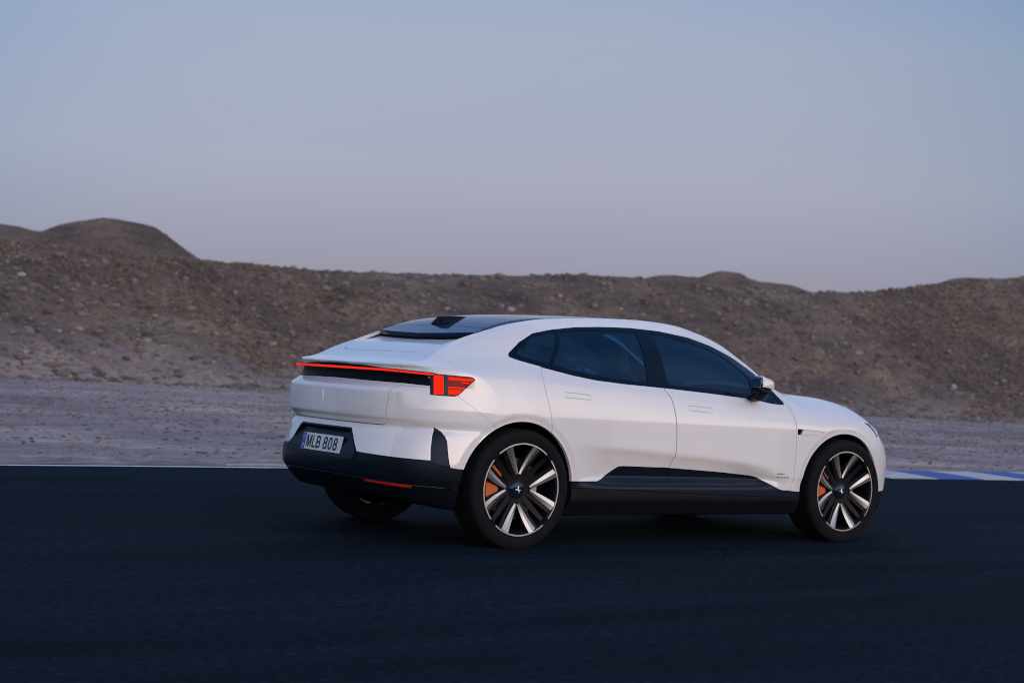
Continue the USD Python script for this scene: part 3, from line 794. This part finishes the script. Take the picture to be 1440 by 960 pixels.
def loft(rings, closed_ring=True, caps=True):
    """Rings (n, m, 3) of equal length joined into a skin."""
    r = np.asarray(rings, float)
    n, mm = r.shape[:2]
    i, j = np.meshgrid(np.arange(n - 1), np.arange(mm if closed_ring else mm - 1), indexing="ij")
    q = np.stack([i * mm + j, i * mm + (j + 1) % mm, (i + 1) * mm + (j + 1) % mm, (i + 1) * mm + j], -1).reshape(-1, 4)
    v, f = r.reshape(-1, 3), [q[:, [0, 1, 2]], q[:, [0, 2, 3]]]
    if caps:
        f.append(np.stack([np.zeros(mm - 2, int), np.arange(2, mm), np.arange(1, mm - 1)], 1))
        f.append(np.stack([np.zeros(mm - 2, int), np.arange(1, mm - 1), np.arange(2, mm)], 1) + (n - 1) * mm)
    t = trimesh.Trimesh(v, np.vstack(f), process=True)
    t.fix_normals()
    return t


def hull(pts):
    return trimesh.convex.convex_hull(np.asarray(pts, float))


def ball_hull(balls, refine=0, sub=2):
    s = trimesh.creation.icosphere(sub, 1.0).vertices
    return hull(np.vstack([np.asarray(c) + s * np.asarray(r) for c, r in balls]))


def revolve(profile, n=96):
    """Closed (r, o) profile turned about the wheel's axle; wheel axes: u to the car's front, o inwards from the outer face, w up."""
    p = np.asarray(profile, float)
    a = np.linspace(0, 2 * np.pi, n, endpoint=False)
    r = np.stack([np.stack([p[:, 0] * math.sin(k), p[:, 1], p[:, 0] * math.cos(k)], 1) for k in a] + [np.stack([0 * p[:, 0], p[:, 1], p[:, 0]], 1)])
    t = loft(r, True, False)
    t.merge_vertices()
    t.fix_normals()
    return t


# --- rear light blade
ys = np.concatenate([np.linspace(-.835, -.648, 16), np.linspace(-.643, .643, 50), np.linspace(.648, .835, 16)])
zb = 1.092 - .012 * np.clip((np.abs(ys) - .5) / .32, 0, 1) ** 1.5
xs = on_rear(ys, zb)
tan = np.gradient(np.stack([xs, ys], 1), axis=0)
tan /= np.linalg.norm(tan, axis=1)[:, None]
nrm = np.stack([-tan[:, 1], tan[:, 0]], 1)
nrm *= np.sign(-nrm[:, :1])
out = .006 + .036 * np.clip((.88 - np.abs(ys)) / .16, 0, 1) ** 1.0


def blade(o0, o1, h0, h1, sel=slice(None)):
    rings = []
    for x, y, z, nn, o in list(zip(xs, ys, zb, nrm, out))[sel]:
        a, b = np.array([x, y]) + nn * (o0 if o0 < 0 else o + o0 - .02), np.array([x, y]) + nn * (o + o1)
        rings.append([(a[0], a[1], z - h0), (b[0], b[1], z - h1), (b[0], b[1], z + h1), (a[0], a[1], z + h0)])
    return loft(rings)


bar_ = obj("light_blade", blade(-.02, -.0005, .0125, .0112), "gloss_black", car)
mid = [k for k in range(len(ys)) if abs(ys[k]) < .645]
obj("light_strip", blade(.016, .003, .0066, .0066, slice(mid[0], mid[-1] + 1)), "light_red", bar_)
obj("light_strip", blade(.016, .003, .0062, .0062, slice(0, mid[0])), "light_red", bar_)
obj("light_strip", blade(.016, .003, .0062, .0062, slice(mid[-1] + 1, None)), "light_red", bar_)
S_e, S_e2 = body_solid(.0025, .014), body_solid(-.004, .02)
BARV = Polygon([(-.6265, 1.0765), (-.5782, 1.0755), (-.5787, .9585), (-.6316, .9575)])
lamps_ = [p for p in stage.Traverse() if p.GetName().startswith("tail_lamp")]
for (side, lo, hi), lp in zip(SIDES, lamps_):
    par = str(lp.GetPath())
    emit((S_e - S_e2) ^ prism(BARV, "y", lo, hi), "brake_light", "light_red", par, level=.0025)
    tip = LAMP.buffer(-.007).intersection(Polygon([(-.552, 1.2), (-.556, .9), (-.3, .9), (-.3, 1.2)]))
    emit((body_solid(.001, .03) - S_e2) ^ prism(tip.buffer(.003), "y", lo, hi), "lamp_glow", "light_red_glow", par, level=.001)
    for z0, z1, x0, k in ((1.047, 1.066, -.56, 0), (1.030, 1.040, -.48, 0), (.996, 1.007, -.56, 0), (.958, .990, -.56, 0)):
        s = tip.intersection(Polygon([(x0, z0 + .004), (-.38, z0 - .001), (-.38, z1 - .001), (x0, z1 + .004)]))
        if s.area > 1e-5:
            emit((S_e - S_e2) ^ prism(s, "y", lo, hi), "light_slat", "light_red_dim", par, level=.0025)
# --- reflectors low on the rear bumper
for s in (-1, 1):
    yy = np.linspace(-.79, -.505, 14) * (-s)
    rings = []
    for y in yy:
        z = .393 - .016 * (abs(y) - .505) / .285
        x0, x1 = float(on_rear(y, z - .007)), float(on_rear(y, z + .007))
        rings.append([(x0 + .012, y, z - .008), (x0 - .003, y, z - .008), (x1 - .003, y, z + .008), (x1 + .012, y, z + .008)])
    obj("rear_reflector", loft(rings), "reflector_red", car)
    # bright edge between bumper trim and diffuser
yy = np.linspace(-.93, .93, 70)
zl = .4125 - .040 * np.abs(yy) ** 1.9
rings = []
for y, z in zip(yy, zl):
    x = float(on_rear(y, z))
    rings.append([(x + .01, y, z - .002), (x - .0025, y, z - .002), (x - .0025, y, z + .002), (x + .01, y, z + .002)])
obj("bumper_edge", loft(rings), "dark_metal", car)
# --- emblem on the tailgate: a thin four-pointed star in two offset halves
zc = .898
for poly in ([(0, .048), (.0065, .010), (.004, -.001), (0, -.004)], [(-.028, .001), (-.006, .006), (.003, .003), (.004, -.003)], [(.028, -.002), (.006, -.007), (-.003, -.004), (-.004, .002)], [(0, -.048), (-.0065, -.010), (-.004, 0), (0, .003)]):
    yv, zv = np.array([-p[0] for p in poly]), np.array([zc + p[1] for p in poly])
    xv = on_rear(yv, zv)
    pts = np.vstack([np.stack([xv - .0005, yv, zv], 1), np.stack([xv + .006, yv, zv], 1), [[xv.mean() - .006, yv.mean(), zv.mean()]]])
    obj("emblem", hull(pts), "emblem_white", str(tailgate.GetPath()))
# --- number plate
th = .205
PC = np.array([-.928, -.012, .592])
PU, PV, PW = np.array([0, -1.0, 0]), np.array([math.sin(th), 0, math.cos(th)]), np.array([-math.cos(th), 0, math.sin(th)])


def on_plate(msh, u, v, w, sx=1.0):
    p = np.asarray(msh.vertices) * [sx, 1, 1] + [u, v, w]
    t = trimesh.Trimesh(PC + p[:, :1] * PU + p[:, 1:2] * PV + p[:, 2:] * PW, msh.faces, process=False)
    t.fix_normals()
    return t


def slab(x0, y0, x1, y1, h, r=.008):
    return trimesh.creation.extrude_polygon(sbox(x0 + r, y0 + r, x1 - r, y1 - r).buffer(r, quad_segs=4) if r else sbox(x0, y0, x1, y1), h, engine="earcut")


plate = obj("number_plate", on_plate(slab(-.26, -.055, .26, .055, .004), 0, 0, 0), "plate_white", car, label="white registration plate reading MLB 808 with blue band")
obj("plate_band", on_plate(slab(-.257, -.052, -.213, .052, .0012, .005), 0, 0, .004), "plate_blue", plate)
obj("plate_holder", on_plate(slab(-.265, -.060, .265, .060, .006), 0, 0, -.007), "satin_black", car)
for txt, u0, u1 in (("M", -.196, -.132), ("L", -.118, -.078), ("B", -.066, -.012), ("8", .026, .078), ("0", .092, .142), ("8", .156, .208)):
    g = meshkit.text_mesh(txt, .078, .0012, bold=True)
    b = g.bounds
    g.apply_translation([-b[0][0], -(b[0][1] + b[1][1]) / 2, 0])
    obj("letter", on_plate(g, u0, 0, .0042, (u1 - u0) / (b[1][0] - b[0][0])), "print_black", plate)
g = meshkit.text_mesh("S", .017, .0006, bold=True)
obj("letter", on_plate(g, -.242, -.038, .0054), "plate_white", plate)
for k in range(12):
    a = k * math.pi / 6
    obj("star", on_plate(trimesh.creation.cylinder(.0022, .0008, sections=6), -.235 + .013 * math.cos(a), .022 + .013 * math.sin(a), .0056), "plate_white", plate)
# --- lettering low on the front door
fd = [p for p in stage.Traverse() if p.GetName() == "front_door"][0]
for txt, x0, z0, h, w in (("Polestar 4", 2.276, .497, .0105, .074), ("100 kWh / 400 kW", 2.276, .471, .0095, .118)):
    g = meshkit.text_mesh(txt, h, .0008)
    b = g.bounds
    v = np.asarray(g.vertices) * [w / (b[1][0] - b[0][0]), 1, 1]
    X, Z = x0 + v[:, 0] - b[0][0], z0 + v[:, 1]
    Y = -on_side(X, Z) - v[:, 2] - .0004
    tt = trimesh.Trimesh(np.stack([X, Y, Z], 1), g.faces, process=False)
    tt.fix_normals()
    obj("door_lettering", tt, "print_black", str(fd.GetPath()))
# --- roof camera pod
pod = hull([(-.048, .045, 1.474), (-.048, -.045, 1.474), (-.060, .105, 1.425), (-.060, -.105, 1.425), (-.035, .115, 1.40), (-.035, -.115, 1.40), (.05, .05, 1.482), (.05, -.05, 1.482), (.15, .02, 1.484), (.15, -.02, 1.484), (.22, 0, 1.47), (.13, .08, 1.44), (.13, -.08, 1.44)])
o = obj("roof_camera_pod", pod, "satin_black", car, smooth=20)
lens = trimesh.creation.cylinder(.011, .012, sections=20)
lens.apply_transform(trimesh.transformations.rotation_matrix(math.pi / 2, [0, 1, 0]))
lens.apply_translation([-.056, 0, 1.447])
obj("camera_lens", lens, "gloss_black", o)
# --- door mirrors
for s in (-1, 1):
    def sd(b):
        return [((c[0], c[1] * -s, c[2]), r) for c, r in b]
    cap = ball_hull(sd([((1.996, -1.048, 1.128), (.032, .030, .030)), ((2.080, -1.036, 1.118), (.050, .032, .024)), ((1.992, -1.050, 1.160), (.026, .026, .038)), ((1.995, -.992, 1.160), (.024, .030, .036)), ((2.070, -1.045, 1.143), (.050, .030, .032)), ((2.095, -.985, 1.132), (.044, .034, .030))]), sub=3)
    cm = Manifold(Mesh(cap.vertices.astype(np.float32), cap.faces.astype(np.uint32)))
    zcut = Polygon([(1.9, 1.10), (1.985, 1.118), (2.2, 1.104), (2.2, 1.4), (1.9, 1.4)])
    face = Polygon([(1.90, 1.0), (1.996, 1.0), (1.984, 1.3), (1.90, 1.3)])
    mcap = obj("mirror_cap", (cm ^ prism(zcut, "y", -1.3, 1.3)) - prism(face, "y", -1.3, 1.3), "white_paint", car, smooth=35)
    low = ball_hull(sd([((2.0, -1.040, 1.098), (.024, .024, .030)), ((2.0, -.990, 1.100), (.024, .028, .030)), ((2.065, -1.030, 1.100), (.042, .028, .028)), ((2.085, -.985, 1.098), (.036, .030, .030))]))
    obj("mirror_base", low, "satin_black", mcap, smooth=40)
    stalk = ball_hull(sd([((2.035, -1.03, 1.085), (.055, .045, .030)), ((2.05, -.985, 1.045), (.055, .040, .028)), ((2.07, -.90, 1.03), (.06, .02, .02))]))
    obj("mirror_stalk", stalk, "satin_black", mcap, smooth=40)
    gl = ball_hull(sd([((1.992, -1.050, 1.145), (.010, .020, .044)), ((1.988, -.985, 1.147), (.010, .024, .044))]))
    obj("mirror_housing", gl, "gloss_black", mcap, smooth=40)
    mg = ball_hull(sd([((1.982, -1.050, 1.145), (.003, .014, .034)), ((1.978, -.985, 1.147), (.003, .018, .034))]))
    obj("mirror_face", mg, "mirror_glass", mcap, smooth=40)
# --- cabin
def seat(x, y, w):
    base = ball_hull([((x, y + w / 2, .55), .07), ((x, y - w / 2, .55), .07), ((x + .46, y + w / 2, .58), .08), ((x + .46, y - w / 2, .58), .08)])
    back = ball_hull([((x - .02, y + w / 2, .60), .07), ((x - .02, y - w / 2, .60), .07), ((x - .20, y + w * .42, 1.10), .055), ((x - .20, y - w * .42, 1.10), .055)])
    head = ball_hull([((x - .22, y + .10, 1.20), .045), ((x - .22, y - .10, 1.20), .045), ((x - .235, y + .09, 1.29), .04), ((x - .235, y - .09, 1.29), .04)])
    o = obj("seat", base, "seat_grey", car, smooth=40)
    obj("backrest", back, "seat_grey", o, smooth=40)
    obj("headrest", head, "seat_grey", o, smooth=40)


for y in (-.38, .38):
    seat(1.42, y, .40)
    seat(.48, y, .46)
obj("dashboard", ball_hull([((2.15, .72, .92), .08), ((2.15, -.72, .92), .08), ((2.55, .68, .95), .06), ((2.55, -.68, .95), .06), ((2.2, .7, .6), .06), ((2.2, -.7, .6), .06)]), "satin_black", car, smooth=40)
wheel_s = trimesh.creation.torus(.18, .016, major_sections=40, minor_sections=10)
wheel_s.apply_transform(trimesh.transformations.rotation_matrix(math.radians(65), [0, 1, 0]))
wheel_s.apply_translation([1.93, .38, .93])
obj("steering_wheel", wheel_s, "satin_black", car, smooth=60)
obj("cabin_floor", trimesh.creation.box(bounds=[(-.3, -.74, .34), (2.6, .74, .40)]), "void_black", car)

# ---------------------------------------------------------------- wheels
def tyre_profile():
    p = [(.300, .010), (.306, .003), (.318, -.001), (.3195, .001), (.3215, .001), (.323, -.002), (.337, -.004), (.3385, -.0015), (.3405, -.0015), (.342, -.004), (.352, -.002), (.366, .004), (.376, .012), (.3825, .022), (.3845, .040)]
    for g in (.075, .118, .147, .190):
        p += [(.385, g - .0065), (.377, g - .005), (.377, g + .005), (.385, g + .0065)]
    q = [(r, .265 - o) for r, o in p[:15]]
    return p + q[::-1]


def flat(m_):
    v = np.array(m_.vertices)
    v[:, 2] = np.maximum(v[:, 2], -.3765)
    return trimesh.Trimesh(v, m_.faces, process=False)


TYRE = flat(revolve(tyre_profile(), 120))
BARREL = revolve([(.300, .012), (.296, .010), (.284, .014), (.272, .040), (.262, .10), (.268, .20), (.284, .25), (.300, .255), (.303, .24), (.303, .03)], 96)


def arc_bar(a0, a1, r0, r1, o0, o1, n=14):
    rings = []
    for a in np.radians(np.linspace(a0, a1, n)):
        s, c = math.sin(a), math.cos(a)
        rings.append([(r0 * s, o0, r0 * c), (r1 * s, o0, r1 * c), (r1 * s, o1, r1 * c), (r0 * s, o1, r0 * c)])
    return loft(rings)


def blade_mesh(a_stem, a_rim, w0, w1, r0, r1, o0, o1, thick, twist=0.0, n=10, da0=0.0, ridge=0.0):
    """One spoke blade: from r0 on the stem's bearing out to r1 on its own bearing, widening as it goes."""
    rings = []
    p0 = np.array([math.sin(math.radians(a_stem + da0)), math.cos(math.radians(a_stem + da0))]) * r0
    p1 = np.array([math.sin(math.radians(a_rim)), math.cos(math.radians(a_rim))]) * r1
    pm = (p0 + p1) / 2 + .012 * np.array([math.sin(math.radians(a_stem)), math.cos(math.radians(a_stem))])
    for t in np.linspace(0, 1, n):
        c = (1 - t) ** 2 * p0 + 2 * t * (1 - t) * pm + t * t * p1
        dd = 2 * (1 - t) * (pm - p0) + 2 * t * (p1 - pm)
        dd /= np.linalg.norm(dd)
        sd_ = np.array([dd[1], -dd[0]])
        w = (w0 + (w1 - w0) * t ** .8) / 2
        o = o0 + (o1 - o0) * t ** 1.6
        tw = twist * w
        l, r = c - sd_ * w, c + sd_ * w
        rings.append([(l[0], o - tw, l[1]), (c[0], o - ridge, c[1]), (r[0], o + tw, r[1]), (r[0] * .99, o + tw + thick, r[1] * .99), (l[0] * .99, o - tw + thick, l[1] * .99)])
    return loft(rings)


def wheel(cx, cz, side, y_out):
    """side -1: on the right of the car. y_out: the outer face of the tyre."""
    def put(t):
        v = np.asarray(t.vertices)
        w = np.stack([cx + v[:, 0], side * (abs(y_out) - v[:, 1]), cz + v[:, 2]], 1)
        q = trimesh.Trimesh(w, t.faces, process=False)
        if side < 0:
            pass
        q.fix_normals()
        return q
    wh = obj("wheel", put(BARREL), "satin_black", car, smooth=35)
    obj("tyre", put(TYRE), "rubber", wh, smooth=30)
    for k in range(4):
        obj("rim_edge", put(arc_bar(k * 90 - 39.5, k * 90 + 39.5, .2885, .2975, .002, .012)), "machined_metal", wh, smooth=40)
        obj("rim_edge", put(arc_bar(k * 90 + 39.7, k * 90 + 50.3, .284, .2975, .004, .014, 5)), "gloss_black", wh, smooth=40)
    for k in range(4):
        for s in (-1, 1):
            a = k * 90
            obj("spoke", put(blade_mesh(a, a + 22.5 * s, .020, .058, .096, .287, .045, .008, .006, .10 * s, da0=6 * s, ridge=.0048)), "machined_metal", wh, smooth=15)
            obj("spoke_back", put(blade_mesh(a, a + 24.0 * s, .040, .090, .06, .289, .058, .018, .030, .0, da0=4 * s)), "satin_black", wh, smooth=40)
        obj("spoke_web", put(blade_mesh(a + 45, a + 45, .050, .028, .05, .289, .060, .024, .022)), "satin_black", wh, smooth=40)
    hubp = revolve([(.0001, .040), (.040, .041), (.046, .044), (.058, .050), (.066, .060), (.066, .10), (.0001, .10)], 48)
    obj("hub_cap", put(hubp), "gloss_black", wh, smooth=35)
    for poly in ([(-.003, .024), (.006, .016), (.006, -.006), (-.018, -.006), (-.022, .0), (-.003, .001)], [(.011, -.004), (.026, -.006), (.011, -.011), (.008, -.026), (.004, -.011)]):
        e = trimesh.creation.extrude_polygon(Polygon(poly), .002, engine="earcut")
        v = np.asarray(e.vertices)
        obj("hub_emblem", put(trimesh.Trimesh(np.stack([v[:, 0], .0385 + v[:, 2], v[:, 1]], 1), e.faces)), "emblem_white", wh)
    obj("brake_disc", put(revolve([(.05, .105), (.195, .105), (.195, .135), (.05, .135)], 64)), "disc_metal", wh, smooth=30)
    # caliper on the trailing side of the disc
    parts = []
    for a0, a1, r0, r1, o0, o1 in ((255, 312, .135, .232, .072, .150), (258, 280, .150, .238, .062, .072), (287, 309, .150, .238, .062, .072)):
        parts.append(arc_bar(a0, a1, r0, r1, o0, o1))
    obj("brake_caliper", put(trimesh.util.concatenate(parts)), "orange_caliper", wh, smooth=30)
    obj("axle_hub", put(revolve([(.0001, .09), (.085, .09), (.085, .19), (.262, .20), (.262, .215), (.0001, .215)], 40)), "void_black", wh)


for cx, cz in WHEELS:
    for side in (-1, 1):
        wheel(cx, cz, side, .977)
